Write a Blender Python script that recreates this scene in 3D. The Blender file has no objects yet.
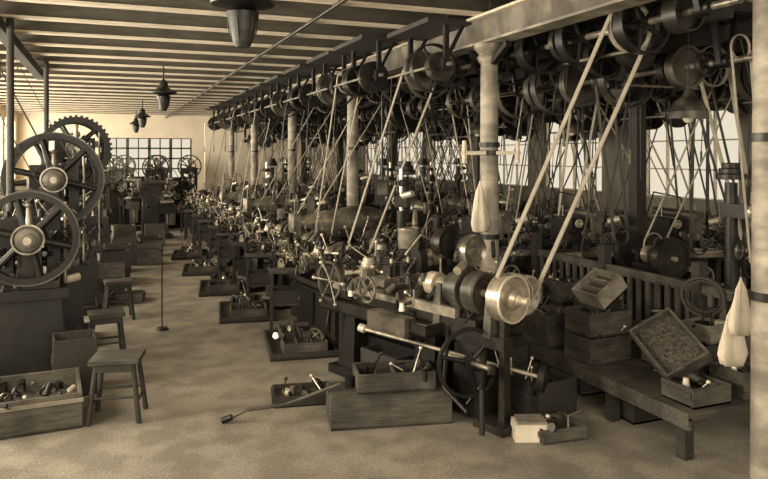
import bpy, math, random
from mathutils import Vector, Matrix
random.seed(7)
S=bpy.context.scene
# ------------------------------------------------------------ materials
def mat(name,c,rough=.6,metal=0.0,var=.25,scale=6.0,stretch=(1,1,1),bump=0.0,fine=0.0,dirt=0.0):
    m=bpy.data.materials.new(name); m.use_nodes=True
    nt=m.node_tree; N=nt.nodes; L=nt.links
    bs=N['Principled BSDF']; bs.inputs['Roughness'].default_value=rough; bs.inputs['Metallic'].default_value=metal
    tc=N.new('ShaderNodeTexCoord'); mp=N.new('ShaderNodeMapping'); mp.inputs['Scale'].default_value=stretch
    L.new(tc.outputs['Object'],mp.inputs['Vector'])
    nz=N.new('ShaderNodeTexNoise'); nz.inputs['Scale'].default_value=scale; nz.inputs['Detail'].default_value=8; nz.inputs['Roughness'].default_value=.65
    L.new(mp.outputs['Vector'],nz.inputs['Vector'])
    cr=N.new('ShaderNodeValToRGB'); e=cr.color_ramp.elements
    e[0].position=.3; e[1].position=.7
    e[0].color=(c[0]*(1-var),c[1]*(1-var),c[2]*(1-var),1); e[1].color=(min(1,c[0]*(1+var)),min(1,c[1]*(1+var)),min(1,c[2]*(1+var)),1)
    L.new(nz.outputs['Fac'],cr.inputs['Fac']); out=cr.outputs['Color']
    def mul(sc,amt,lo,hi):
        nonlocal out
        n2=N.new('ShaderNodeTexNoise'); n2.inputs['Scale'].default_value=sc; n2.inputs['Detail'].default_value=5
        L.new(tc.outputs['Object'],n2.inputs['Vector'])
        r2=N.new('ShaderNodeValToRGB'); r2.color_ramp.elements[0].position=lo; r2.color_ramp.elements[1].position=hi
        r2.color_ramp.elements[0].color=(1-amt,)*3+(1,); r2.color_ramp.elements[1].color=(1,1,1,1)
        L.new(n2.outputs['Fac'],r2.inputs['Fac'])
        mx=N.new('ShaderNodeMixRGB'); mx.blend_type='MULTIPLY'; mx.inputs['Fac'].default_value=1
        L.new(out,mx.inputs[1]); L.new(r2.outputs['Color'],mx.inputs[2]); out=mx.outputs[0]
    if fine: mul(60,fine,.35,.65)
    if dirt: mul(3.2,dirt,.42,.58)
    L.new(out,bs.inputs['Base Color'])
    if bump:
        bp=N.new('ShaderNodeBump'); bp.inputs['Strength'].default_value=bump; bp.inputs['Distance'].default_value=.02
        L.new(nz.outputs['Fac'],bp.inputs['Height']); L.new(bp.outputs['Normal'],bs.inputs['Normal'])
    return m
def sep(v): return (v*1.07,v*.94,v*.74)
M={}
M['black']=mat('cast_iron_black',sep(.012),.42,.2,.5,9,dirt=.3)
M['iron']=mat('cast_iron_grey',sep(.032),.38,.3,.5,9,bump=.15,dirt=.5)
M['grey']=mat('painted_casting',sep(.11),.4,.2,.4,8,dirt=.65)
M['steel']=mat('machined_steel',sep(.45),.34,.55,.3,14,dirt=.65)
M['bright']=mat('polished_steel',sep(.85),.28,.5,.12,14,dirt=.2)
M['wood']=mat('worn_wood',sep(.09),.75,0,.5,5,(1,8,8),.3,dirt=.5)
M['woodl']=mat('pale_wood',sep(.24),.75,0,.35,5,(1,7,7),.3,dirt=.45)
M['woodd']=mat('dark_wood',sep(.028),.7,0,.4,5,(6,1,6),.3)
M['belt']=mat('leather_belt',sep(.34),.7,0,.2,8)
M['beltd']=mat('old_leather_belt',sep(.05),.7,0,.3,8)
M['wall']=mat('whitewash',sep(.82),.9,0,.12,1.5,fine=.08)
M['walld']=mat('sooty_whitewash',sep(.20),.9,0,.4,1.5)  # whitewash in a much darker tone
M['floor']=mat('concrete_floor',sep(.32),.8,0,.22,.9,fine=.4,bump=.1,dirt=.3)
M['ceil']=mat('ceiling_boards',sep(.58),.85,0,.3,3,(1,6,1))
M['ceild']=mat('sooty_ceiling_boards',sep(.04),.9,0,.4,3)  # right bay boards, far darker than those of the left bay
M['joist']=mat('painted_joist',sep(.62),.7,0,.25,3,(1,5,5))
M['joistd']=mat('joist_side',sep(.09),.7,0,.35,3,(1,5,5))  # shade on the joist sides is put into this dark colour
M['girder']=mat('girder_paint',sep(.18),.6,.1,.4,3,dirt=.5)
M['colm']=mat('column_paint',sep(.36),.55,0,.35,4,(1,1,3),dirt=.5)
M['cloth']=mat('cotton_cloth',sep(.68),.95,0,.2,6,bump=.4)
M['glass']=mat('lamp_glass',sep(.02),.5,0,.1,6)
M['parts']=mat('small_parts',sep(.09),.45,.4,.9,40,bump=.8)
MN=list(M.keys()); MI={k:i for i,k in enumerate(MN)}
# ------------------------------------------------------------ mesh builder
class B:
    def __init__(s): s.v=[];s.f=[];s.m=[];s.s=[];s.X=Matrix.Identity(4)
    def _add(s,vs,fs,m,sm=False):
        o=len(s.v); s.v+= [s.X@Vector(p) for p in vs]
        for f in fs:
            s.f.append([i+o for i in f]); s.m.append(MI[m]); s.s.append(sm)
        return s
    def box(s,c,d,m='iron',R=None,taper=1.0,tx=None,ty=None):
        x,y,z=d[0]/2,d[1]/2,d[2]/2; tx=taper if tx is None else tx; ty=taper if ty is None else ty
        vs=[(-x,-y,-z),(x,-y,-z),(x,y,-z),(-x,y,-z),(-x*tx,-y*ty,z),(x*tx,-y*ty,z),(x*tx,y*ty,z),(-x*tx,y*ty,z)]
        c=Vector(c)
        vs=[c+((R@Vector(p)) if R else Vector(p)) for p in vs]
        return s._add(vs,[(0,3,2,1),(4,5,6,7),(0,1,5,4),(1,2,6,5),(2,3,7,6),(3,0,4,7)],m)
    def cyl(s,p0,p1,r0,r1=None,m='iron',n=14,cap=True):
        r1=r0 if r1 is None else r1
        p0=Vector(p0);p1=Vector(p1);a=(p1-p0)
        if a.length<1e-6:return s
        a.normalize(); u=a.orthogonal().normalized(); w=a.cross(u)
        ring=[u*math.cos(2*math.pi*i/n)+w*math.sin(2*math.pi*i/n) for i in range(n)]
        A=[p0+q*r0 for q in ring];C=[p1+q*r1 for q in ring]
        s._add(A+C,[(i,(i+1)%n,n+(i+1)%n,n+i) for i in range(n)],m,True)
        if cap:
            s._add(A,[tuple(reversed(range(n)))],m); s._add(C,[tuple(range(n))],m)
        return s
    def lathe(s,c,ax,prof,m='iron',n=20):
        c=Vector(c);a=Vector(ax).normalized();u=a.orthogonal().normalized();w=a.cross(u)
        for (r0,z0),(r1,z1) in zip(prof[:-1],prof[1:]):
            A=[c+a*z0+(u*math.cos(2*math.pi*i/n)+w*math.sin(2*math.pi*i/n))*r0 for i in range(n)]
            C=[c+a*z1+(u*math.cos(2*math.pi*i/n)+w*math.sin(2*math.pi*i/n))*r1 for i in range(n)]
            s._add(A+C,[(i,(i+1)%n,n+(i+1)%n,n+i) for i in range(n)],m,True)
        return s
    def ring(s,c,ax,R,r,w,m='iron',n=32):
        return s.lathe(c,ax,[(r,-w/2),(R,-w/2),(R,w/2),(r,w/2),(r,-w/2)],m,n)
    def ball(s,c,r,m='steel',n=10):
        return s.lathe(c,(0,0,1),[(r*math.cos(t),r*math.sin(t)) for t in [(-90+180*i/6)*math.pi/180 for i in range(7)]],m,n)
    def wheel(s,c,ax,R,w=.05,m='iron',sp=6,rim=.045,hub=.06,sr=.014,n=36,rm=None,ph=0):
        c=Vector(c);a=Vector(ax).normalized();u=a.orthogonal().normalized();v=a.cross(u)
        s.ring(c,a,R,R-rim,w,rm or m,n)
        s.cyl(c-a*w*.9,c+a*w*.9,hub,None,m,14)
        for i in range(sp):
            t=2*math.pi*i/sp+ph; d=u*math.cos(t)+v*math.sin(t)
            s.cyl(c+d*hub*.8,c+d*(R-rim*.8),sr*1.4,sr,m,6,False)
        return s
    def gear(s,c,ax,R,w=.05,m='iron',teeth=30,sp=5,rim=.05,hub=.06):
        s.wheel(c,ax,R,w,m,sp,rim,hub,.018)
        c=Vector(c);a=Vector(ax).normalized();u=a.orthogonal().normalized();v=a.cross(u)
        for i in range(teeth):
            t=2*math.pi*i/teeth;d=u*math.cos(t)+v*math.sin(t);e=a.cross(d)
            Rm=Matrix((d,e,a)).transposed()
            s.box(c+d*(R+.008),(.024,2*math.pi*R/teeth*.5,w),m,Rm)
        return s
    def pulley(s,c,ax,R,w=.1,m='iron',solid=False):
        if solid:
            return s.lathe(c,ax,[(.0,w*.3),(R*.3,w*.3),(R*.35,w*.15),(R*.85,w*.15),(R*.88,w*.5),(R,w*.5),(R,-w*.5),(R*.88,-w*.5),(R*.85,-w*.15),(0,-w*.15)],m,28)
        return s.wheel(c,ax,R,w,m,5,.018,.045,.014,28)
    def cone(s,c,ax,R,steps=3,w=.06,m='steel',dr=.035):
        c=Vector(c);a=Vector(ax).normalized()
        prof=[(0,0)];z=0;r=R
        for i in range(steps):
            prof+=[(r*.97,z),(r,z+.006),(r,z+w-.006),(r*.97,z+w)];z+=w;r-=dr
        prof.append((0,z))
        return s.lathe(c,a,prof,m,32)
    def path(s,pts,r,m='iron',n=8):
        for a,b in zip(pts[:-1],pts[1:]): s.cyl(a,b,r,None,m,n)
        for p in pts[1:-1]: s.ball(p,r,m,8)
        return s
    def tray(s,c,d,m='wood',t=.02,R=None,div=0,fill=None):
        c=Vector(c);x,y,z=d
        q=lambda p:(c+((R@Vector(p)) if R else Vector(p)))
        s.box(q((0,0,t/2)),(x,y,t),m,R)
        s.box(q((0,-y/2+t/2,z/2)),(x,t,z),m,R);s.box(q((0,y/2-t/2,z/2)),(x,t,z),m,R)
        s.box(q((-x/2+t/2,0,z/2)),(t,y-2*t,z*.98),m,R);s.box(q((x/2-t/2,0,z/2)),(t,y-2*t,z*.98),m,R)
        for i in range(div):
            s.box(q((-x/2+x*(i+1)/(div+1),0,z*.45)),(t*.8,y-2*t,z*.85),m,R)
        if fill: s.box(q((0,0,z*.35)),(x-2.2*t,y-2.2*t,z*.4),fill,R)
        return s
    def hwheel(s,c,ax,R,m='steel'):
        s.wheel(c,ax,R,.022,m,4,.018,.025,.008,24)
        a=Vector(ax).normalized();u=a.orthogonal().normalized()
        s.cyl(Vector(c)+u*(R-.01),Vector(c)+u*(R-.01)+a*.07,.011,.014,m,8);return s
    def lever(s,p,q,r=.009,m='steel'):
        s.cyl(p,q,r,r*.8,m,8);s.ball(q,r*2.4,m);return s
    def band(s,p,q,ax,w,t=.008,m='belt'):
        p=Vector(p);q=Vector(q);d=(q-p);L=d.length;d.normalize();a=Vector(ax).normalized();n=d.cross(a).normalized();a=n.cross(d)
        Rm=Matrix((d,a,n)).transposed()
        return s.box((p+q)/2,(L,w,t),m,Rm)
    def belt(s,p,rp,q,rq,ax,w=.05,m='belt'):
        p=Vector(p);q=Vector(q);n=(q-p).cross(Vector(ax)).normalized()
        s.band(p+n*(rp+.004),q+n*(rq+.004),ax,w,m=m);s.band(p-n*(rp+.004),q-n*(rq+.004),ax,w,m=m)
        s.ring(p,ax,rp+.008,rp,w,m,24);s.ring(q,ax,rq+.008,rq,w,m,24);return s
    def clutter(s,n,x0,x1,y0,y1,z0,z1,seed=0,big=1.0):
        """small fittings: oilers, levers, knobs, pipes, brackets, bolts"""
        r=random.Random(seed+100)
        for i in range(n):
            p=Vector((r.uniform(x0,x1),r.uniform(y0,y1),r.uniform(z0,z1)));k=r.random();m=r.choice(['steel','bright','iron','black','grey','iron','black'])
            if k<.25: s.lever(p,p+Vector((r.uniform(-.15,.15),r.uniform(-.15,.15),r.uniform(.05,.22)))*1,.007*big,m)
            elif k<.45: s.box(p,(r.uniform(.03,.12)*big,r.uniform(.03,.12)*big,r.uniform(.03,.12)*big),m,RZ(r.uniform(0,90)))
            elif k<.65:
                d=Vector((r.uniform(-1,1),r.uniform(-1,1),r.uniform(-.3,.6))).normalized();s.cyl(p,p+d*r.uniform(.04,.14)*big,r.uniform(.012,.04)*big,None,m,10)
            elif k<.8: s.wheel(p,(r.uniform(-1,1),r.uniform(-1,1),.1),r.uniform(.04,.09)*big,.02,m,4,.012,.016,.006,16)
            elif k<.9:
                q=p+Vector((r.uniform(-.2,.2),r.uniform(-.1,.1),.12));s.path([p,Vector((p.x,p.y,q.z)),q],.008,m,6)
            else: s.cyl(p,p+Vector((0,0,.07)),.03,.02,m,10)
        return s
    def mesh(s,name):
        me=bpy.data.meshes.new(name);me.from_pydata([tuple(p) for p in s.v],[],s.f)
        used=sorted(set(s.m));mp={k:i for i,k in enumerate(used)}
        for k in used: me.materials.append(M[MN[k]])
        me.polygons.foreach_set('material_index',[mp[k] for k in s.m]);me.polygons.foreach_set('use_smooth',s.s)
        me.update();return me
def put(me,name,loc=(0,0,0),rz=0,sc=1,bev=0):
    o=bpy.data.objects.new(name,me.mesh(name) if isinstance(me,B) else me)
    o.location=loc;o.rotation_euler=(0,0,math.radians(rz))
    o.scale=(sc,sc,sc) if not isinstance(sc,tuple) else sc
    S.collection.objects.link(o)
    if bev:
        b=o.modifiers.new('bevel','BEVEL');b.width=bev;b.segments=1;b.limit_method='ANGLE'
    return o
def RZ(d): return Matrix.Rotation(math.radians(d),3,'Z')
def RX(d): return Matrix.Rotation(math.radians(d),3,'X')
def RY(d): return Matrix.Rotation(math.radians(d),3,'Y')
# ------------------------------------------------------------ room
XL,XR,YN,YF,ZC=-2.8,9.0,-2.0,26.0,3.76
put(B().box(((XL+XR)/2,(YN+YF)/2,-.05),(XR-XL+.6,YF-YN+.6,.1),'floor'),'floor')
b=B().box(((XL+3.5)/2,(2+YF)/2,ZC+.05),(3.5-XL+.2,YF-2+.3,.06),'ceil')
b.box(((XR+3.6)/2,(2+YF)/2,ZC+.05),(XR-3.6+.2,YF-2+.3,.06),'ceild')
put(b,'ceiling')
def wall_y(name,x,y0,y1,wins,z0,z1,m,tw=.2):
    b=B();H=ZC+.02
    b.box((x,(y0+y1)/2,z0/2),(tw,y1-y0,z0),m);b.box((x,(y0+y1)/2,(z1+H)/2),(tw,y1-y0,H-z1),m)
    e=[y0]+[q for w in wins for q in w]+[y1]
    for i in range(0,len(e),2):
        if e[i+1]-e[i]>.01:b.box((x,(e[i]+e[i+1])/2,(z0+z1)/2),(tw,e[i+1]-e[i],z1-z0),m)
    put(b,name)
RZ0,RZ1=1.35,2.85
winR=[(-1.0,.9),(2.0,3.9),(5.4,7.2),(8.0,10.1),(11.2,13.2),(13.8,16.2),(16.7,19.1),(19.6,22.1),(22.6,25)]
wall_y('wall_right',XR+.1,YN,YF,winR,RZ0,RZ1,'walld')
winL=[(y,y+2.4) for y in (-1.2,2.0,5.0,8.0,11.0,14.0,17.0,20.0,23.0)]  # left windows added to let light into the room
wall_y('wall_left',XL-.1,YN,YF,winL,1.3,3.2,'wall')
wn=[0]
def window_y(x,ya,yb,z0,z1,nv,nh):
    wn[0]+=1;b=B()
    for i in range(nv+1):
        y=ya+.02+(yb-ya-.04)*i/nv;b.box((x,y,(z0+z1)/2),(.05,.05 if i in(0,nv) else .03,z1-z0),'joist')
    for i in range(nh+1):
        z=z0+.02+(z1-z0-.04)*i/nh;b.box((x,(ya+yb)/2,z),(.05,yb-ya,.04 if i in(0,nh) else .025),'joist')
    b.box((x,(ya+yb)/2,z0+.01),(.28,yb-ya,.03),'woodl')
    put(b,'window_%d'%wn[0])
for a,c in winR: window_y(XR+.1,a,c,RZ0,RZ1,4,3)
for a,c in winL: window_y(XL-.1,a,c,1.3,3.2,5,3)
b=B();wx0,wx1,wz0,wz1=-.1,2.8,1.25,2.7
b.box(((XL+wx0)/2,YF+.1,ZC/2),(wx0-XL,.2,ZC),'wall')
b.box(((XR+wx1)/2,YF+.1,ZC/2),(XR-wx1,.2,ZC),'wall')
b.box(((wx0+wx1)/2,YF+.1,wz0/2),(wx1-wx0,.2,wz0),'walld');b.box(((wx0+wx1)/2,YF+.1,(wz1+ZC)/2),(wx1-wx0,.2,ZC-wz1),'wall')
put(b,'wall_back')
b=B();wn[0]+=1
for i in range(9):
    x=wx0+(wx1-wx0)*i/8;b.box((x,YF+.08,(wz0+wz1)/2),(.1 if i%2==0 else .04,.06,wz1-wz0),'wood')
for i in range(5):
    z=wz0+(wz1-wz0)*i/4;b.box(((wx0+wx1)/2,YF+.08,z),(wx1-wx0,.06,.055),'wood')
put(b,'window_%d'%wn[0])
put(B().box((-1.6,YF-.035,1.05),(1.0,.06,2.1),'woodd').box((-1.6,YF-.07,1.5),(.7,.03,.7),'wood').box((-1.6,YF-.07,.55),(.7,.03,.6),'wood').ball((-1.2,YF-.1,1.05),.03),'door_1')
put(B().box((3.3,22.8,1.55),(.9,.25,3.1),'wall').box((3.3,22.8,.15),(.95,.3,.3),'walld'),'wall_pier')
# girder and joists
b=B();b.box((3.5,(2+YF)/2,3.33),(.12,YF-2,.24),'girder');b.box((3.5,(2+YF)/2,3.465),(.24,YF-2,.025),'joist');b.box((3.5,(2+YF)/2,3.205),(.22,YF-2,.022),'colm')
put(b,'ceiling_girder')
b=B();y=2.4
while y<YF:
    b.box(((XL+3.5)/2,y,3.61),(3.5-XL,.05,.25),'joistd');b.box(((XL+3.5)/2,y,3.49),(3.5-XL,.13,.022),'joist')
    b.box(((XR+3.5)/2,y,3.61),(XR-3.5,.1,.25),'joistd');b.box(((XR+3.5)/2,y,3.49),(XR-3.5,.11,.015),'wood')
    y+=.92
put(b,'ceiling_joists')
b=B()
for x in (-1.9,-1.0,0.1,1.4,2.5): b.box((x,(2+YF)/2,3.745),(.05,YF-2,.03),'woodd')
put(b,'ceiling_battens')
b=B()
b.cyl((1.9,2.5,3.44),(1.9,YF,3.44),.02,None,'iron',8)
put(b,'ceiling_pipe')
b=B()
for x,y0,y1 in((-1.7,3,13),(-1.05,5.5,13)): b.box((x,(y0+y1)/2,3.415),(.12,y1-y0,.12),'woodd')
put(b,'ceiling_runner_beams')
def column():
    b=B()
    b.lathe((0,0,0),(0,0,1),[(.17,0),(.17,.06),(.14,.10),(.11,.16),(.1,.2),(.085,3.0),(.1,3.02),(.12,3.06),(.1,3.09),(.15,3.15),(.15,3.19)],'colm',20)
    b.box((0,0,.03),(.4,.4,.06),'iron')
    b.ring((0,0,2.2),(0,0,1),.105,.08,.05,'iron',20);b.ring((0,0,1.3),(0,0,1),.105,.08,.05,'iron',20)
    for s in (-1,1): b.box((0,s*.22,3.08),(.06,.32,.05),'iron',RX(s*28))
    return b
cm=column().mesh('column')
for y in (2.9,6.05,10.2,14.0,18.0,21.6): put(cm,'cast_iron_column',(3.5,y,0))
# ------------------------------------------------------------ overhead shafting
def shaft(name,x,z,y0,y1,seed,zt=3.48,density=.3,big=1.0):
    r=random.Random(seed);b=B()
    b.cyl((x,y0,z),(x,y1,z),.028,None,'steel',10)
    y=y0+.3
    while y<y1:
        for s in(-1,1): b.band((x+s*.05,y,z-.02),(x+s*.17,y,zt),(0,1,0),.05,.035,'black')
        b.cyl((x,y-.07,z),(x,y+.07,z),.06,None,'black',12);b.box((x,y,zt-.02),(.45,.12,.04),'black')
        y+=1.6
    y=y0+.5
    while y<y1-.3:
        R=r.choice([.1,.14,.18,.24,.3])*big;w=r.choice([.06,.1,.14])
        b.pulley((x,y,z),(0,1,0),R,w,r.choice(['iron','black','grey','black','grey']),r.random()<.35)
        y+=r.uniform(.15,.2+density*1.6)
    return put(b,name)
shaft('line_shaft',3.85,3.12,3.4,25,1)
shaft('line_shaft',4.9,2.9,4.2,25,2,big=1.1)
shaft('line_shaft',5.7,3.1,5.2,25,9)
shaft('line_shaft',6.4,2.95,4.2,25,3,big=1.1)
shaft('line_shaft',7.2,3.1,6.2,25,8)
shaft('line_shaft',7.9,2.9,5,25,4)
def counter(k=0):
    b=B();b.cyl((0,-.55,0),(0,.55,0),.022,None,'steel',10)
    for y in(-.45,.45):
        b.box((0,y,.2),(.05,.05,.45),'black');b.box((0,y,0),(.1,.08,.12),'black')
        b.band((0,y,.05),(.2,y,.42),(0,1,0),.04,.03,'black')
    if k==0: b.cone((0,-.3,0),(0,1,0),.19,3,.07,'iron');b.pulley((0,.2,0),(0,1,0),.2,.09,'iron');b.pulley((0,.31,0),(0,1,0),.2,.09,'iron',True)
    else: b.cone((0,.1,0),(0,1,0),.22,4,.06,'grey');b.pulley((0,-.15,0),(0,1,0),.26,.08,'iron');b.pulley((0,-.3,0),(0,1,0),.15,.1,'grey',True)
    b.cyl((-.25,-.5,-.05),(-.25,.5,-.05),.014,None,'woodl',8);b.cyl((-.25,.2,-.05),(0,.25,-.05),.01,None,'steel',6)
    b.box((0,0,.43),(.5,1.1,.05),'woodd')
    b.path([(-.25,.4,-.05),(-.28,.42,-.7)],.006,'black',5);b.cyl((-.28,.42,-.7),(-.28,.42,-.85),.014,None,'woodl',8)
    return b
cmh=[counter(0).mesh('countershaft'),counter(1).mesh('countershaft_b')]
r=random.Random(11)
for i,y in enumerate((8.1,9.4,10.9,12.4,13.9,15.4,17,19,21)): put(cmh[i%2],'countershaft',(2.95,y,3.03),0)
put(cmh[1],'countershaft',(3.2,6.85,3.02),0);put(cmh[0],'countershaft',(4.35,5.2,3.03),0)
for i in range(30): put(cmh[i%2],'countershaft',(r.choice([4.4,5.3,6.0,6.8,7.5]),4.6+i*.66,2.76+r.uniform(-.25,.18)),r.choice([0,0,0,90]))
b=B()
for y in (4.4,6.3,8.2,10.1,12,13.9,15.8,17.7,19.6,21.5,23.4): b.box((6.25,y,3.38),(5.3,.12,.16),'woodd')
for x in (4.4,5.3,6.0,6.9,8.3): b.box((x,14,3.22),(.1,20,.14),'woodd')
for y in (6.3,10.1,13.9,17.7,21.5): b.box((5.82,y+.3,1.6),(.14,.14,3.2),'woodd')
put(b,'shafting_timber_frame')
# ------------------------------------------------------------ lamps
def lamp():
    b=B()
    b.cyl((0,0,.3),(0,0,.69),.012,None,'black',8)
    b.lathe((0,0,0),(0,0,1),[(0,0),(.045,.0),(.06,.03),(.08,.10),(.09,.17),(.095,.2)],'glass',20)
    b.lathe((0,0,0),(0,0,1),[(.1,.18),(.105,.22),(.08,.24),(.2,.27),(.205,.285),(.12,.33),(.07,.37),(.06,.45),(.03,.47),(.012,.5)],'black',24)
    b.ring((0,0,.02),(0,0,1),.05,.04,.012,'black',16)
    for i in range(6):
        t=i*math.pi/3;b.path([(.045*math.cos(t),.045*math.sin(t),.01),(.088*math.cos(t),.088*math.sin(t),.1),(.1*math.cos(t),.1*math.sin(t),.2)],.004,'iron',5)
    return b
lm=lamp().mesh('lamp')
for y in(4.5,11.4,18.6,23): put(lm,'pendant_lamp',(.8,y,2.79))
b=B();b.cyl((0,0,.25),(0,0,1.0),.008,None,'black',6);b.lathe((0,0,0),(0,0,1),[(.17,.02),(.165,.08),(.12,.17),(.05,.22),(.03,.27),(0,.28)],'grey',20);b.ball((0,0,.03),.05,'cloth')
lm2=b.mesh('dome')
for p in((4.75,4.75,2.4),(6.3,8.5,2.4),(5.3,9.5,2.4),(7.5,12,2.4),(5.0,14,2.4)): put(lm2,'dome_lamp',p)
# ------------------------------------------------------------ machines
def turret_lathe(Lb=1.4,seed=0):
    r=random.Random(seed);b=B();h=Lb/2
    if seed==1:
        b.box((0,0,.05),(Lb*.85,.46,.1),'black');b.box((0,0,.35),(Lb*.78,.36,.52),'iron',None,.92);b.box((-.2,-.185,.35),(.34,.02,.36),'black');b.box((.25,-.185,.35),(.34,.02,.36),'black')
    else:
        for x in(-h+.2,h-.25):
            b.box((x,0,.04),(.34,.48,.08),'black');b.box((x,0,.33),(.26,.36,.5),'black',None,.75);b.box((x,0,.6),(.24,.36,.06),'iron')
        b.box((0,0,.32),(Lb*.6,.12,.2),'black');b.cyl((.1,-.15,.02),(.1,-.15,.45),.1,None,'iron',14)
    b.tray((0,0,.62),(Lb+.1,.56,.08),'iron',.02)
    b.box((0,0,.68),(Lb*.9,.2,.1),'iron')
    for s in(-1,1): b.box((0,s*.09,.76),(Lb*.95,.05,.08),'steel')
    hx=h-.28
    b.box((hx,0,.8),(.56,.3,.16),'iron')
    for x in(hx-.2,hx+.2): b.box((x,0,.9),(.08,.24,.24),'grey',None,.8);b.cyl((x-.045,0,.98),(x+.045,0,.98),.07,None,'steel',14)
    b.cyl((hx-.34,0,.98),(hx+.34,0,.98),.025,None,'steel',10)
    b.cone((hx-.13,0,.98),(1,0,0),.16,3,.085,'grey',.03)
    b.cyl((hx-.38,0,.98),(hx-.28,0,.98),.085,None,'steel',18);b.cyl((hx-.46,0,.98),(hx-.38,0,.98),.04,.03,'steel',12)
    b.gear((hx+.31,0,.98),(1,0,0),.12,.04,'iron',22,4,.03,.03)
    b.box((-.05,0,.84),(.26,.34,.08),'grey');b.box((-.05,0,.9),(.14,.4,.06),'steel');b.box((-.05,-.05,.97),(.09,.09,.1),'iron');b.cyl((-.05,-.05,1.0),(-.05,-.05,1.06),.015,None,'bright',8)
    b.hwheel((-.05,-.3,.86),(0,-1,0),.1);b.cyl((-.05,-.3,.86),(-.05,-.1,.86),.012,None,'steel',8)
    b.lever((-.05,-.2,.95),(.05,-.4,1.1))
    b.box((-h+.32,0,.84),(.46,.28,.11),'iron');b.cyl((-h+.42,0,.88),(-h+.42,0,.96),.1,None,'steel',6);b.cyl((-h+.42,0,.96),(-h+.42,0,1.03),.08,.06,'steel',12)
    for i in range(6):
        t=i*math.pi/3;b.cyl((-h+.42+.08*math.cos(t),.08*math.sin(t),.925),(-h+.42+.2*math.cos(t),.2*math.sin(t),.925),.018,None,'bright',8)
    c=Vector((-h+.25,-.22,.84));b.cyl(c,c+Vector((0,.2,0)),.025,None,'steel',10);b.cyl(c-Vector((0,.03,0)),c+Vector((0,.03,0)),.045,None,'iron',10)
    for i in range(4):
        t=i*math.pi/2+.5+seed;b.lever(c,c+Vector((math.cos(t)*.23,-.02,math.sin(t)*.23)),.009)
    if seed!=1:
        b.path([(0.1,.2,.7),(0.1,.2,1.15),(0.08,.12,1.24),(0.02,0,1.22),(0,0,1.12)],.01,'steel')
        b.cyl((-.25,.2,1.12),(-.25,.2,1.27),.07,None,['iron','grey','woodl'][seed%3],16);b.cyl((-.25,.2,.7),(-.25,.2,1.12),.012,None,'iron',8)
    else:
        b.cyl((hx+.3,0,.98),(hx+.7,0,.98),.02,None,'steel',8);b.cyl((hx+.65,0,0),(hx+.65,0,1.0),.02,None,'iron',8);b.box((hx+.65,0,.02),(.25,.25,.04),'black')
    b.path([(-.5*Lb,-.1,.8),(-.5*Lb-.02,-.22,.95),(-.42*Lb,-.28,1.1)],.008,'steel')
    b.lever((hx,-.12,.9),(hx+.02,-.35,1.12));b.lever((hx-.1,.15,1.0),(hx-.1,.05,1.3))
    b.path([(h-.1,-.24,.62),(h-.1,-.3,.3),(h-.2,-.3,.06)],.012,'iron')
    b.clutter(40,-h,h,-.26,.26,.7,1.08,seed)
    b.clutter(14,-h,h,-.22,.22,.75,.95,seed+31,1.5)
    b.clutter(10,-h,h,-.25,.25,.1,.55,seed+5,1.4)
    return b
def milling_machine(seed=0):
    b=B()
    b.box((0,0,.05),(.8,.55,.1),'black');b.box((.12,0,.6),(.42,.38,1.05),'iron',None,.82)
    b.box((.1,0,1.2),(.5,.32,.28),'iron');b.cyl((-.5,0,1.4),(.35,0,1.4),.055,None,'grey',14)
    b.box((-.42,0,1.27),(.06,.12,.3),'grey');b.cyl((-.45,0,1.16),(.45,0,1.16),.03,None,'bright',10);b.cyl((-.3,0,1.16),(-.24,0,1.16),.07,None,'steel',16)
    b.cone((.36,0,1.16),(1,0,0),.16,3,.06,'grey',.03)
    b.box((-.25,0,.72),(.5,.26,.22),'iron');b.box((-.25,0,.87),(.36,.3,.07),'iron');b.box((-.25,0,.94),(.3,.95,.06),'steel')
    for q in(-.06,.06): b.box((-.25+q,0,.972),(.025,.95,.01),'black')
    b.hwheel((-.25,-.55,.93),(0,-1,0),.1);b.cyl((-.25,-.55,.93),(-.25,-.45,.93),.013,None,'steel',8)
    b.hwheel((-.56,0,.72),(-1,0,0),.12);b.cyl((-.56,0,.72),(-.45,0,.72),.013,None,'steel',8)
    b.cyl((-.3,0,.1),(-.3,0,.65),.035,None,'steel',10)
    b.box((-.25,.1,1.0),(.14,.16,.08),'iron');b.lever((.1,-.18,1.2),(.05,-.35,1.4))
    b.path([(.3,.18,1.3),(.1,.2,1.65),(-.2,.05,1.6),(-.25,0,1.3)],.009,'iron')
    b.clutter(26,-.5,.4,-.4,.35,.75,1.5,seed)
    return b
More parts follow.
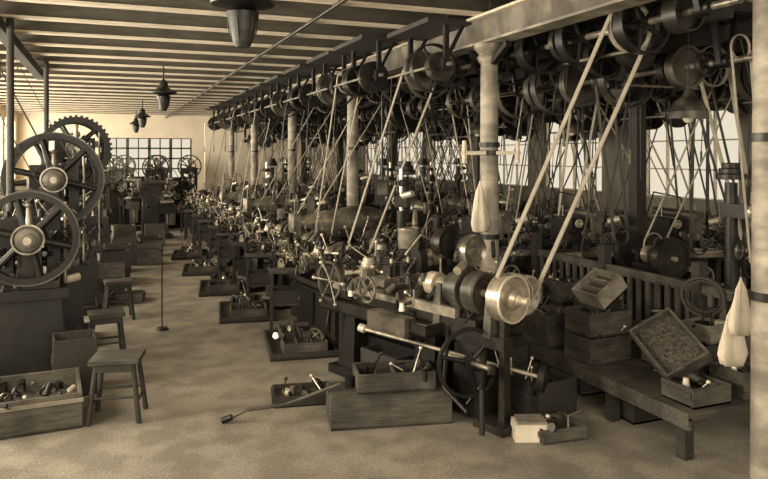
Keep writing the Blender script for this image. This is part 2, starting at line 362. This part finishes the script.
def drill_press(seed=0):
    b=B();b.box((0,0,.05),(.6,.45,.1),'black');b.cyl((.15,0,.1),(.15,0,1.85),.065,.055,'iron',14)
    b.box((-.08,0,.85),(.4,.34,.05),'steel');b.box((.08,0,.78),(.2,.1,.12),'iron');b.cyl((.15,0,.75),(.15,0,.92),.09,None,'iron',14)
    b.box((0,0,1.6),(.42,.14,.12),'iron');b.cyl((-.15,0,1.0),(-.15,0,1.95),.022,None,'bright',10);b.cyl((-.15,0,1.15),(-.15,0,1.5),.05,None,'iron',12);b.cyl((-.15,0,1.0),(-.15,0,1.1),.035,.02,'steel',10)
    b.cone((.15,0,1.88),(0,0,1),.13,3,.05,'iron',.025);b.gear((-.15,0,1.8),(0,0,1),.1,.04,'iron',20,4)
    b.wheel((-.05,-.14,1.35),(0,1,0),.17,.025,'steel',5,.02,.03,.008,24);b.cyl((-.05,-.14,1.35),(-.15,0,1.35),.015,None,'steel',8)
    b.cone((.3,0,.35),(0,1,0),.16,3,.05,'grey',.03);b.cyl((.3,-.15,.35),(.3,.2,.35),.02,None,'steel',8);b.box((.22,-.1,.3),(.25,.05,.1),'iron');b.box((.22,.2,.3),(.25,.05,.1),'iron')
    b.clutter(14,-.25,.3,-.15,.15,.85,1.9,seed)
    return b
def shaper(seed=0):
    b=B();b.box((0,0,.06),(.9,.5,.12),'black');b.box((.1,0,.5),(.62,.38,.85),'iron',None,.85)
    b.box((.1,0,.98),(.8,.3,.1),'grey')
    prof=[(.0,-.75),(.05,-.75),(.09,-.6),(.14,-.35),(.17,0),(.17,.3),(.13,.48),(.06,.55),(0,.56)]
    b.lathe((.05,0,1.14),(1,0,0),prof,'steel',14)
    b.box((.05,0,1.06),(1.0,.22,.07),'steel')
    b.box((-.72,0,1.1),(.1,.16,.3),'steel');b.cyl((-.72,0,1.25),(-.72,0,1.42),.012,None,'steel',8);b.hwheel((-.72,0,1.42),(0,0,1),.07);b.box((-.78,0,.95),(.06,.08,.14),'iron')
    b.box((-.5,0,.72),(.34,.36,.28),'grey');b.box((-.5,0,.87),(.36,.42,.04),'steel');b.cyl((-.4,-.45,.6),(-.4,.3,.6),.02,None,'steel',8);b.hwheel((-.4,-.45,.6),(0,-1,0),.11)
    b.wheel((.15,-.3,.62),(0,1,0),.24,.05,'iron',5,.03,.05,.014);b.cyl((.15,-.3,.62),(.15,.3,.62),.03,None,'steel',10);b.cone((.15,.24,.62),(0,1,0),.18,3,.05,'grey',.03)
    b.clutter(16,-.6,.4,-.3,.3,.6,1.0,seed)
    return b
def bench_lathe_unit():
    b=B();L=1.6
    for x in(-.7,.7):
        for y in(-.22,.22): b.box((x,y,.38),(.08,.08,.76),'wood')
        b.box((x,0,.15),(.06,.4,.06),'wood')
    b.box((0,0,.79),(L,.6,.06),'wood');b.box((0,.0,.25),(L-.2,.45,.03),'wood');b.box((0,-.27,.71),(L,.03,.12),'wood')
    b.box((.1,.08,.86),(.8,.12,.07),'iron');b.box((.38,.08,.98),(.05,.14,.2),'grey');b.box((.12,.08,.98),(.05,.14,.2),'grey');b.cone((.15,.08,1.04),(1,0,0),.1,3,.06,'steel',.02);b.cyl((0,.08,1.04),(.45,.08,1.04),.02,None,'bright',8)
    b.box((-.2,.08,.95),(.1,.12,.14),'grey');b.cyl((-.32,.08,1.0),(-.08,.08,1.0),.025,None,'bright',8);b.hwheel((-.33,.08,1.0),(-1,0,0),.06)
    b.box((-.6,-.15,.88),(.14,.1,.12),'iron');b.box((-.6,-.27,.92),(.16,.06,.1),'iron');b.cyl((-.6,-.4,.9),(-.6,-.2,.9),.015,None,'steel',8);b.cyl((-.68,-.39,.9),(-.52,-.39,.9),.007,None,'steel',6)
    b.tray((.45,-.15,.82),(.3,.2,.07),'wood',.012,fill='parts');b.tray((-.2,-.17,.82),(.25,.18,.06),'iron',.01,fill='parts')
    b.tray((.2,0,.265),(.6,.35,.18),'wood',.015,fill='parts');b.cyl((-.4,0,.265),(-.4,0,.5),.1,None,'grey',16)
    b.clutter(34,-.75,.75,-.25,.25,.83,1.1,4)
    return b
def grinder():
    b=B();b.box((0,0,.04),(.5,.4,.08),'black');b.lathe((0,0,0),(0,0,1),[(.2,.08),(.13,.2),(.11,.7),(.15,.85)],'iron',14);b.box((0,0,.9),(.35,.2,.12),'iron');b.cyl((-.38,0,1.05),(.38,0,1.05),.025,None,'steel',10)
    for s in(-1,1):
        b.cyl((s*.3-.03,0,1.05),(s*.3+.03,0,1.05),.19,None,'iron',28);b.box((s*.14,0,1.0),(.06,.12,.16),'iron');b.ring((s*.3,0,1.05),(1,0,0),.21,.19,.09,'iron',28);b.box((s*.3,-.24,.93),(.12,.08,.04),'steel')
    b.pulley((0,0,1.05),(1,0,0),.09,.1,'steel',True);return b
def flywheel_screw_press():
    b=B();b.box((0,0,.4),(.55,.45,.8),'black',None,.8);b.box((0,0,.86),(.6,.4,.12),'iron')
    for s in(-1,1): b.box((s*.2,0,1.25),(.09,.2,.7),'iron')
    b.box((0,0,1.62),(.5,.24,.16),'iron');b.cyl((0,0,1.1),(0,0,2.0),.035,None,'steel',10);b.box((0,0,1.15),(.3,.12,.14),'grey')
    b.wheel((0,-.18,1.75),(0,1,0),.36,.05,'iron',6,.035,.05,.015);b.cyl((0,-.2,1.75),(0,.2,1.75),.03,None,'steel',8);b.wheel((0,.2,1.75),(0,1,0),.25,.05,'grey',4,.03,.05,.015)
    b.clutter(12,-.25,.25,-.2,.2,.9,1.6,3);return b
def tool_stand(seed=0):
    b=B()
    for x in(-.17,.17):
        for y in(-.17,.17): b.box((x,y,.35),(.04,.04,.7),'woodd')
    b.box((0,0,.3),(.38,.38,.02),'wood');b.tray((0,0,.68),(.42,.42,.07),'wood',.015,fill='parts');b.tray((0,0,.31),(.34,.34,.16),'woodd',.015,fill='parts')
    b.cyl((.08,.08,.72),(.08,.08,.86),.05,None,'grey',14);b.cyl((.08,.08,.86),(.14,.12,.96),.012,.004,'steel',8);b.clutter(16,-.18,.18,-.18,.18,.74,.82,seed+60);return b
def front_lathe():
    b=B()
    for x in(-.75,.35):
        b.box((x,0,.04),(.4,.5,.08),'black');b.box((x,0,.34),(.2,.34,.54),'black',None,.8);b.cyl((x-.13,-.12,.08),(x-.13,-.12,.62),.05,.04,'black',10)
    b.box((-.2,.05,.3),(.9,.1,.14),'black');b.tray((-.25,-.02,.18),(.5,.36,.14),'woodd',.02,fill='parts')
    b.tray((-.25,0,.62),(1.5,.62,.1),'iron',.02,fill='parts');b.box((-.1,0,.74),(1.9,.2,.1),'iron')
    b.box((.05,-.3,.66),(.5,.12,.16),'grey')
    for s in(-1,1): b.box((-.2,s*.1,.82),(1.7,.055,.08),'steel')
    for x in(.42,.98): b.box((x,0,.86),(.08,.24,.34),'grey',None,.75);b.cyl((x-.05,0,1.0),(x+.05,0,1.0),.075,None,'steel',16)
    b.cyl((.2,0,1.0),(1.3,0,1.0),.03,None,'bright',12);b.cyl((.24,0,1.0),(.34,0,1.0),.1,None,'bright',20);b.cyl((.12,0,1.0),(.24,0,1.0),.045,.03,'steel',12)
    b.box((.75,0,.66),(.8,.22,.1),'iron')
    b.cone((.5,0,1.0),(1,0,0),.13,2,.09,'grey',-.035)
    b.lathe((1.1,0,1.0),(1,0,0),[(0,-.08),(.17,-.08),(.185,-.07),(.185,.05),(.172,.06),(.155,.03),(.09,.03),(.08,.07),(.05,.1),(0,.1)],'steel',36)
    b.lathe((1.1,0,1.0),(1,0,0),[(.04,.102),(.0,.103)],'bright',20);b.ring((1.155,0,1.0),(1,0,0),.186,.172,.02,'bright',36)
    b.lathe((.8,0,1.0),(1,0,0),[(0,-.06),(.165,-.06),(.17,.06),(.155,.07),(.1,.04),(0,.04)],'grey',32)
    b.cyl((.5,.28,.98),(1.15,.28,.98),.025,None,'steel',10);b.lathe((1.02,.28,.98),(1,0,0),[(0,-.05),(.16,-.05),(.16,.05),(.14,.06),(.08,.03),(0,.03)],'steel',30);b.lathe((.75,.28,.98),(1,0,0),[(0,-.05),(.13,-.05),(.13,.05),(0,.05)],'iron',30)
    b.box((.9,.28,.82),(.08,.1,.3),'iron');b.box((.75,.2,.7),(.5,.3,.06),'iron')
    b.box((1.08,-.02,.5),(.06,.08,1.0),'iron',None,.8);b.box((1.05,0,.03),(.3,.36,.06),'iron');b.box((.75,.05,.34),(.34,.3,.62),'black',None,.85)
    b.path([(.55,.1,1.0),(.5,.12,1.35)],.035,'iron');b.box((.5,.12,1.36),(.16,.14,.12),'iron')
    b.lathe((.6,.12,1.3),(1,0,0),[(0,-.05),(.13,-.05),(.14,0),(.13,.05),(.1,.03),(.04,.03),(.03,.07),(0,.07)],'steel',26);b.lathe((.42,.0,1.36),(1,0,0),[(0,-.05),(.13,-.05),(.14,0),(.13,.05),(.08,.03),(0,.03)],'iron',26)
    b.wheel((.9,-.22,.5),(1,-.35,0),.27,.03,'black',3,.025,.05,.016,36);b.cyl((.6,-.2,.5),(1.1,-.22,.5),.02,None,'steel',10)
    b.cyl((-.05,-.5,.62),(1.3,.12,.42),.016,None,'steel',10);b.lathe((1.32,.13,.42),(1.3,.62,-.2),[(0,-.02),(.11,-.02),(.11,.03),(.08,.02),(.04,.05),(0,.05)],'black',24)
    b.cyl((-.1,-.52,.63),(-.05,-.5,.62),.035,None,'bright',12)
    b.path([(.8,.1,.8),(1.1,-.3,.35),(1.15,-.35,.05)],.022,'black');b.path([(.55,-.1,.7),(.75,-.35,.3),(1.05,-.4,.2)],.018,'black')
    b.box((-.2,0,.9),(.34,.4,.08),'grey');b.box((-.2,0,.97),(.2,.5,.07),'steel');b.box((-.2,-.08,1.05),(.1,.12,.12),'iron');b.box((-.2,.12,1.05),(.1,.12,.12),'iron')
    for q in(-.08,.12): b.cyl((-.2,q,1.1),(-.2,q,1.16),.014,None,'bright',8)
    b.hwheel((-.2,-.36,.92),(0,-1,0),.12);b.cyl((-.2,-.36,.92),(-.2,-.1,.92),.014,None,'steel',8);b.lever((-.1,-.2,1.0),(0,-.45,1.15))
    b.box((-.75,0,.9),(.5,.3,.1),'grey');b.cyl((-.62,0,.94),(-.62,0,1.04),.13,None,'steel',6);b.cyl((-.62,0,1.04),(-.62,0,1.12),.09,.06,'steel',14);b.lever((-.62,0,1.1),(-.8,-.1,1.22))
    for i in range(6):
        t=i*math.pi/3+.3;b.cyl((-.62+.1*math.cos(t),.1*math.sin(t),.99),(-.62+.25*math.cos(t),.25*math.sin(t),.99),.022,None,'bright',10)
    c=Vector((-.85,-.3,.9));b.cyl(c,c+Vector((0,.25,0)),.03,None,'steel',10);b.ring(c,(0,1,0),.19,.165,.03,'grey',30)
    for i in range(6):
        t=i*math.pi/3;b.lever(c,c+Vector((math.cos(t)*.24,-.02,math.sin(t)*.24)),.01)
    b.cyl((-.35,.26,1.22),(-.35,.26,1.4),.1,None,'woodl',20);b.ring((-.35,.26,1.4),(0,0,1),.105,.09,.015,'steel',20);b.cyl((-.35,.26,.7),(-.35,.26,1.22),.014,None,'iron',8)
    b.path([(-.35,.2,1.22),(-.3,.1,1.15),(-.25,0,1.12)],.01,'steel');b.path([(.1,.25,.7),(.1,.25,1.3),(0,.1,1.38),(-.1,0,1.2)],.012,'steel')
    b.path([(-.95,.2,.7),(-1.0,.1,1.15),(-.9,-.1,1.25),(-.8,-.2,1.1)],.012,'black')
    b.clutter(60,-.95,.4,-.28,.28,.72,1.1,5);b.clutter(26,.4,1.0,-.1,.4,.7,1.3,9);b.clutter(14,.3,1.1,-.2,.2,.1,.6,19);b.clutter(16,-.9,.3,-.25,.25,.78,1.0,77,1.5)
    return b
put(front_lathe(),'turret_lathe',(2.52,5.7,0),-72,bev=.004)
tl=[turret_lathe(1.4,i).mesh('tl') for i in range(3)]
shm=shaper().mesh('shp');mmm=milling_machine().mesh('mm');dpm=drill_press().mesh('dp');blm=bench_lathe_unit().mesh('bl');grm=grinder().mesh('gr');spm=flywheel_screw_press().mesh('sp')
tsm=[tool_stand(i).mesh('ts') for i in range(2)]
rowY=[7.7,9.05,10.4,11.75,13.1,14.45,15.85,17.25,18.75,20.25]
for i,y in enumerate(rowY):
    put(tl[(i*2+1)%3],'turret_lathe',(2.42+((i*53)%7-3)*.02,y,0),-78+((i*37)%11-5))
    if i: put(tsm[i%2],'tool_stand',(2.02 if i%2 else 1.98,y-.62,0),-12)
put(shm,'shaping_machine',(3.06,9.3,0),12,1.05);put(shm,'shaping_machine',(3.08,12.9,0),15,1.05);put(shm,'shaping_machine',(3.1,16.2,0),15)
put(tl[1],'turret_lathe',(3.1,8.1,0),80);put(mmm,'milling_machine',(3.1,11.15,0),75);put(mmm,'milling_machine',(3.1,12.0,0),70);put(tl[2],'turret_lathe',(3.1,15.0,0),85);put(mmm,'milling_machine',(3.1,17.3,0),75);put(mmm,'milling_machine',(3.1,19.2,0),75)
put(dpm,'drill_press',(3.02,7.1,0),60);put(dpm,'drill_press',(3.0,13.9,0),60);put(grm,'bench_grinder',(3.08,6.5,0),20)
def belt_obj(p,rp,q,rq,w=.05,m='belt',ax=(0,1,0)): put(B().belt(p,rp,q,rq,ax,w,m),'drive_belt')
belt_obj((2.9,4.68,1.0),.18,(3.85,4.45,3.12),.2,.048)
belt_obj((2.5,7.2,.98),.12,(3.2,7.0,3.02),.2,.045)
for i,y in enumerate(rowY):
    if i: belt_obj((2.55,y-.4,.98),.1,(2.95 if i%2 else 3.85,y-.3,3.07),.16,.04,'belt' if i%3 else 'beltd')
# ------------------------------------------------------------ right bay machines
r=random.Random(21)
kinds=[(mmm,'milling_machine'),(dpm,'drill_press'),(tl[0],'turret_lathe'),(blm,'workbench'),(grm,'bench_grinder'),(shm,'shaping_machine'),(blm,'workbench')]
bb=B();bh=B()
for X,y0,st,nb in((5.3,4.6,1.25,2),(6.35,5.2,1.4,2),(7.5,5.8,1.7,2),(8.45,6.2,2.0,1)):
    y=y0;i=int(X)
    while y<24.5:
        me,nm=kinds[(i*3)%7];i+=1
        if X>8: me,nm=blm,'workbench'
        put(me,nm,(X+r.uniform(-.05,.05),y,0),90+r.uniform(-12,12) if nm!='workbench' else 90)
        for k in range(nb):
            yy=y+r.uniform(-.5,.5);sx=r.choice([4.9,5.7,6.4,7.2,7.9])
            while abs(sx-X)>1.2: sx=r.choice([4.9,5.7,6.4,7.2,7.9])
            bb.belt((X+r.uniform(-.2,.2),yy,1.05+r.uniform(-.1,.2)),r.choice([.06,.09,.12]),(sx,yy,3.0),r.choice([.1,.14,.2]),(0,1,0),r.choice([.02,.03,.045]),r.choice(['belt','beltd','beltd']))
        bh.cyl((X+r.uniform(-.3,.3),y,1.7+r.uniform(-.3,.6)),(X+r.uniform(-.3,.3),y+r.uniform(-.1,.1),3.3),.01,None,'black',5)
        y+=st
put(bb,'drive_belts');put(bh,'belt_shifter_rods')
for i,y in enumerate((7.5,8.7,9.9,11.1,12.4,13.7,15.1,16.5,18.1,19.6,21)):
    me,nm=kinds[(i*2)%7];put(me,nm,(4.3,y,0),90)
# ------------------------------------------------------------ platform, fence and crates
b=B();b.box((4.1,5.5,.32),(.9,3.7,.05),'wood')
for y in(3.75,4.5,5.6,6.7,7.25):
    for x in(3.72,4.5): b.box((x,y,.15),(.08,.08,.3),'woodd')
b.box((3.67,5.5,.27),(.03,3.7,.08),'wood');put(b,'wooden_platform')
b=B()
for y in(3.3,4.5,5.7,6.9): b.box((4.62,y,.6),(.09,.09,1.2),'woodd')
for z in(.5,.98): b.box((4.62,5.1,z),(.05,3.6,.08),'wood')
y=3.4
while y<6.9: b.box((4.6,y,.74),(.025,.045,.44),'wood');y+=.12
put(b,'slatted_fence')
def crate(d,m='wood',fill='parts',div=0,name='wooden_crate',loc=(0,0,0),rz=0,tilt=None,cl=0):
    b=B();b.tray((0,0,0),d,m,.018,tilt,div,fill)
    for s in(-1,1):
        if not tilt: b.box((s*(d[0]/2+.006),0,d[2]*.6),(.012,d[1]*.9,.04),m)
    if cl: b.clutter(cl,-d[0]*.38,d[0]*.38,-d[1]*.38,d[1]*.38,d[2]*.5,d[2]*.85,int(loc[1]*100))
    return put(b,name,loc,rz,bev=.002)
for d,m,f,dv,l,rz in (
 ((.36,.36,.3),'wood','parts',0,(3.86,5.55,.345),8),((.44,.34,.22),'wood','parts',0,(3.93,4.95,.345),5),((.44,.34,.2),'wood','parts',0,(3.95,4.97,.57),2),
 ((.3,.3,.28),'woodd','parts',0,(4.32,5.95,.345),5),((.35,.3,.2),'wood','parts',0,(4.3,6.5,.345),0),((.3,.3,.2),'wood','parts',0,(4.35,5.5,.345),0),((.35,.3,.25),'woodd','parts',0,(3.9,6.1,.345),0),
 ((.3,.3,.18),'wood','parts',0,(4.38,4.6,.345),0),((.3,.3,.3),'woodd','parts',0,(4.38,4.2,.345),0),((.3,.3,.22),'wood','parts',1,(3.85,6.8,.345),5),((.28,.3,.16),'wood','parts',0,(4.38,4.62,.53),4),
 ((.3,.28,.2),'wood','parts',1,(4.32,5.95,.63),-4),((.3,.3,.2),'woodl','parts',0,(3.9,6.1,.6),6),((.3,.28,.18),'woodd','parts',0,(4.35,5.5,.55),5),((.3,.3,.16),'wood','parts',0,(4.3,6.5,.55),5),
 ((.4,.46,.3),'woodd','parts',0,(3.3,4.9,0),10),((.35,.3,.14),'wood','parts',0,(3.92,3.85,.345),0),
 ((.34,.34,.2),'wood','parts',0,(3.3,5.5,0),4),((.34,.34,.2),'woodd','parts',0,(3.3,5.5,.2),8),
 ((.3,.3,.2),'wood','parts',0,(4.35,3.85,.345),4),((.26,.26,.14),'woodl','parts',0,(4.38,4.2,.65),10),
 ((.36,.3,.1),'wood','parts',0,(3.12,4.42,0),-5),((.3,.3,.22),'woodd','parts',0,(3.95,4.5,0),0),((.34,.34,.2),'wood','parts',0,(4.0,5.2,0),0)):
    crate(d,m,f,dv,loc=l,rz=rz,cl=7)
put(B().box((0,0,.06),(.26,.2,.12),'cloth',None,.92).box((0,0,.13),(.2,.15,.03),'woodl'),'stone_block',(2.92,4.45,0),-20)
crate((.3,.34,.16),'woodl','parts',2,loc=(4.0,4.95,.88),rz=0,tilt=RY(-35))
crate((.36,.5,.12),'wood','parts',0,loc=(3.98,4.15,.62),rz=-5,tilt=RX(28)@RY(-35))
put(B().ring((0,0,0),(1,.6,.2),.17,.15,.03,'beltd',30).ring((0.02,0.01,0),(1,.6,.2),.14,.125,.03,'beltd',30),'coiled_belt',(4.5,4.35,.95))
def sack(loc,h,w,name='hanging_sack',m='cloth'):
    b=B();n=24;rows=[]
    prof=[(.05,0),(.12,-.06),(.42,-.2),(.6,-.4),(.85,-.65),(1,-.82),(.8,-.97),(.3,-1.0),(0.01,-.98)]
    for rr,zz in prof: rows.append([(w*rr*math.cos(2*math.pi*i/n)*(1+.28*math.sin(5*2*math.pi*i/n+zz*4)),w*rr*.6*math.sin(2*math.pi*i/n)*(1+.28*math.sin(4*2*math.pi*i/n)),zz*h) for i in range(n)])
    vs=[p for q in rows for p in q];fs=[(k*n+i,k*n+(i+1)%n,(k+1)*n+(i+1)%n,(k+1)*n+i) for k in range(len(rows)-1) for i in range(n)]
    b._add(vs,fs,m,True);b.cyl((0,0,0),(0,0,.06),.006,None,'black',6);put(b,name,loc)
sack((3.62,3.2,1.35),.36,.08);sack((3.72,3.35,1.15),.4,.1)
sack((3.34,5.95,1.85),.5,.09,'hanging_rag')
b=B()
for s in(-1,1): b.box((s*.17,-.1,0),(.24,.03,.035),'joist');b.cyl((s*.26,-.1,-.1),(s*.26,-.1,.12),.022,None,'joist',10)
b.ring((0,0,0),(0,0,1),.11,.09,.05,'iron',16);put(b,'insulator_bracket',(3.5,6.05,2.12),-20)
put(B().box((0,0,0),(.2,.1,.34),'woodd').box((0,-.055,.05),(.14,.02,.16),'grey').cyl((.05,-.06,-.1),(.05,-.14,-.06),.012,None,'bright',8).cyl((0,0,.17),(0,0,1.4),.012,None,'iron',8),'switch_box',(3.42,8.75,1.6),-20)
# ------------------------------------------------------------ aisle trays
for i,(x,y) in enumerate(((1.95,7.5),(1.7,9.3),(1.66,11.1),(1.6,13.0),(1.58,15))):
    b=B();b.tray((0,0,0),(.7,1.05,.07),'woodd',.025);b.tray((.02,-.24,.03),(.46,.44,.12),'wood',.015,None,2,'parts');b.tray((.02,.25,.03),(.42,.42,.12),'wood',.015,None,1,'parts');b.clutter(14,-.2,.2,-.42,.42,.1,.16,i);put(b,'parts_tray',(x,y,0),-8,bev=.003)
b=B();b.tray((0,0,0),(.95,.42,.24),'wood',.02,None,0,None);b.box((0,0,.235),(.93,.4,.02),'wood');b.tray((.05,.02,.247),(.62,.34,.15),'wood',.018,None,1,'parts');b.cyl((-.3,.05,.245),(-.3,.05,.33),.04,None,'black',12);b.clutter(12,-.2,.3,-.12,.14,.32,.38,8);put(b,'wooden_bin',(2.08,5.2,0),-12,bev=.003)
crate((.5,.35,.09),'woodd','parts',1,'parts_tray',(1.55,5.85,0),-10,None,8)
put(B().path([(.85,5.55,.02),(1.0,5.5,.1),(1.3,5.4,.14),(1.7,5.25,.3)],.014,'grey').cyl((.83,5.56,.02),(.9,5.53,.05),.025,None,'black',10),'operating_rod')
# ------------------------------------------------------------ left side
def power_press(zw,R,gear=False,seed=0):
    b=B()
    b.box((0,0,.06),(.8,.75,.12),'black');b.box((0,.1,.45),(.62,.5,.7),'black',None,.85);b.box((0,0,.84),(.66,.6,.09),'black')
    for s in(-1,1): b.box((s*.2,.16,zw*.5+.5),(.12,.3,zw-.75),'black',None,.85)
    b.box((0,.12,zw+.02),(.5,.34,.26),'black');b.box((0,-.08,zw-.3),(.2,.16,.36),'iron');b.box((0,-.08,zw-.5),(.12,.12,.1),'steel');b.cyl((0,-.08,zw-.62),(0,-.08,zw-.5),.03,None,'bright',10)
    b.cyl((0,-.4,zw),(0,.5,zw),.045,None,'steel',14)
    b.lathe((0,-.42,zw),(0,-1,0),[(.13,0),(.13,.05),(.1,.06),(.1,.11),(.06,.12),(.06,.16),(0,.16)],'grey',24);b.cyl((0,-.58,zw),(0,-.6,zw),.035,None,'steel',14);b.ring((0,-.48,zw),(0,1,0),.135,.12,.02,'steel',24)
    if gear: b.gear((0,-.32,zw),(0,1,0),R,.07,'black',40,5,.07,.1)
    else: b.wheel((0,-.34,zw),(0,1,0),R,.11,'black',6,.06,.11,.03,44,'black');b.ring((0,-.34,zw),(0,1,0),R+.003,R-.008,.116,'grey',44)
    b.wheel((0,.3,zw),(0,1,0),R*.97,.1,'black',5,.06,.08,.028,36)
    b.gear((.05,.42,zw-.25),(0,1,0),R*.7,.06,'black',32,5,.05,.08)
    b.cyl((.0,-.35,zw+.12),(0,-.35,zw+.28),.035,.02,'steel',10);b.ball((0,-.35,zw+.29),.03,'steel')
    b.path([(-.25,-.2,.2),(-.25,-.45,.12),(.25,-.45,.12),(.25,-.2,.2)],.018,'iron')
    b.cyl((.3,-.1,.9),(.3,-.1,zw+.3),.014,None,'steel',8);b.lever((.3,-.1,zw-.2),(.42,-.3,zw-.1))
    b.tray((.1,-.1,.88),(.3,.3,.07),'wood',.012,fill='parts')
    b.clutter(40,-.3,.38,-.3,.3,.88,zw+.2,seed);b.clutter(10,-.3,.3,-.2,.3,.9,zw,seed+40,1.7)
    return b
put(power_press(1.36,.42,seed=1),'power_press',(-.68,7.3,0),3)
put(power_press(1.84,.5,seed=2),'power_press',(-.56,8.6,0),3)
put(power_press(2.18,.42,True,3),'power_press',(-.42,10.3,0),5)
put(power_press(1.75,.4,seed=4),'power_press',(-.6,12.4,0),0);put(power_press(1.6,.38,seed=5),'power_press',(-.6,14.6,0),0)
for p in((-.2,17,0),(.1,19.5,0),(1.2,20.5,0),(1.5,23,0),(2.3,22.2,0),(-.6,22,0),(.5,23.5,0)): put(spm,'fly_press',p,random.uniform(-15,15))
for p in((1.1,18.6,0),(-.1,18.2,0),(.4,20.8,0),(1.8,21.2,0),(.8,22.4,0)): put(mmm,'milling_machine',p,random.uniform(0,360))
for p in((-2.0,8,0),(-2.0,10.5,0),(-2.0,13,0),(-2.0,16,0),(-2.0,19,0)): put(mmm,'milling_machine',p,180)
b=B();b.tray((0,0,0),(.64,.72,.27),'wood',.025,None,0,'parts');b.box((0,-.365,.22),(.66,.015,.03),'woodl');b.clutter(14,-.25,.25,-.3,.3,.14,.2,50)
put(b,'wooden_bin',(-.53,6.2,0),4,bev=.003)
def stool(h=.5,w=.38):
    b=B();b.box((0,0,h-.02),(w,w*.85,.04),'wood')
    for sx in(-1,1):
        for sy in(-1,1): b.cyl((sx*w*.36,sy*w*.3,h-.03),(sx*w*.5,sy*w*.42,0),.02,.022,'woodd',8)
    for sy in(-1,1): b.cyl((-w*.44,sy*w*.37,.2),(w*.44,sy*w*.37,.2),.012,None,'woodd',6)
    for sx in(-1,1): b.cyl((sx*w*.44,-w*.37,.15),(sx*w*.44,w*.37,.15),.012,None,'woodd',6);b.box((0,sx*w*.36,h-.07),(w*.75,.02,.06),'woodd')
    return b
put(stool(),'wooden_stool',(.07,6.0,0),-12,bev=.004);put(stool(.5,.34),'wooden_stool',(-.02,7.7,0),5);put(stool(.5,.34),'wooden_stool',(.12,9.6,0),5)
crate((.35,.35,.5),'woodd','parts',0,'wooden_crate',(-.28,6.8,0),5)
for x,y,h,m in((.02,12.0,.35,'wood'),(.1,12.6,.5,'woodd'),(.75,14.2,.42,'wood'),(.3,14.3,.5,'woodd'),(.0,11.2,.25,'woodd'),(.8,15.3,.4,'woodd'),(.15,13.5,.5,'wood'),(1.0,17,.5,'wood'),(.3,16,.6,'wood'),(.25,10.7,.12,'wood')):
    crate((.45,.4,h),m,'parts',0,'wooden_crate',(x,y,0),random.uniform(-8,8))
put(B().cyl((0,0,0),(0,0,.03),.08,.06,'black',18).cyl((0,0,.03),(0,0,.95),.008,None,'black',8).path([(0,0,.95),(-.1,0,.99),(-.33,0,.97)],.008,'black').ball((0,0,.95),.018,'black'),'hook_stand',(.6,8.8,0))
b=B()
for x,y in((-.92,7.95),(-.85,11.4)): b.cyl((x,y,0),(x,y,3.48),.035,None,'woodd',10)
put(b,'timber_posts')
b=B()
for x,y in((-.62,8.15),(-.5,9.8)): b.belt((x,y,1.9),.1,(x-.65,y,3.22),.1,(0,1,0),.04,'beltd')
put(b,'press_belts')
# ------------------------------------------------------------ world, light, camera
w=bpy.data.worlds.new('sky');S.world=w;w.use_nodes=True
bg=w.node_tree.nodes['Background'];bg.inputs[0].default_value=(1.0,.89,.70,1);bg.inputs[1].default_value=.78
def area(n,loc,rot,sx,sy,p,c=(1,.9,.72)):
    l=bpy.data.lights.new(n,'AREA');l.shape='RECTANGLE';l.size=sx;l.size_y=sy;l.energy=p;l.color=c
    o=bpy.data.objects.new(n,l);o.location=loc;o.rotation_euler=rot;S.collection.objects.link(o)
area('window_light_left',(XL-.25,14,2.25),(0,math.radians(-90),0),1.8,22,2500)  # added fill along the left wall, brightens the whole shop
area('window_light_front',(1.0,-3.0,3.2),(math.radians(75),0,math.radians(-8)),6,3,260)  # added unseen fill behind the camera, no window stands there
cam=bpy.data.cameras.new('camera');co=bpy.data.objects.new('camera',cam);S.collection.objects.link(co)
co.location=(0,0,2.1);co.rotation_euler=(math.radians(90),0,math.radians(-21.5));cam.lens=32.8;cam.sensor_width=36;cam.shift_y=-.11
S.camera=co
S.view_settings.view_transform='Standard';S.view_settings.exposure=.1
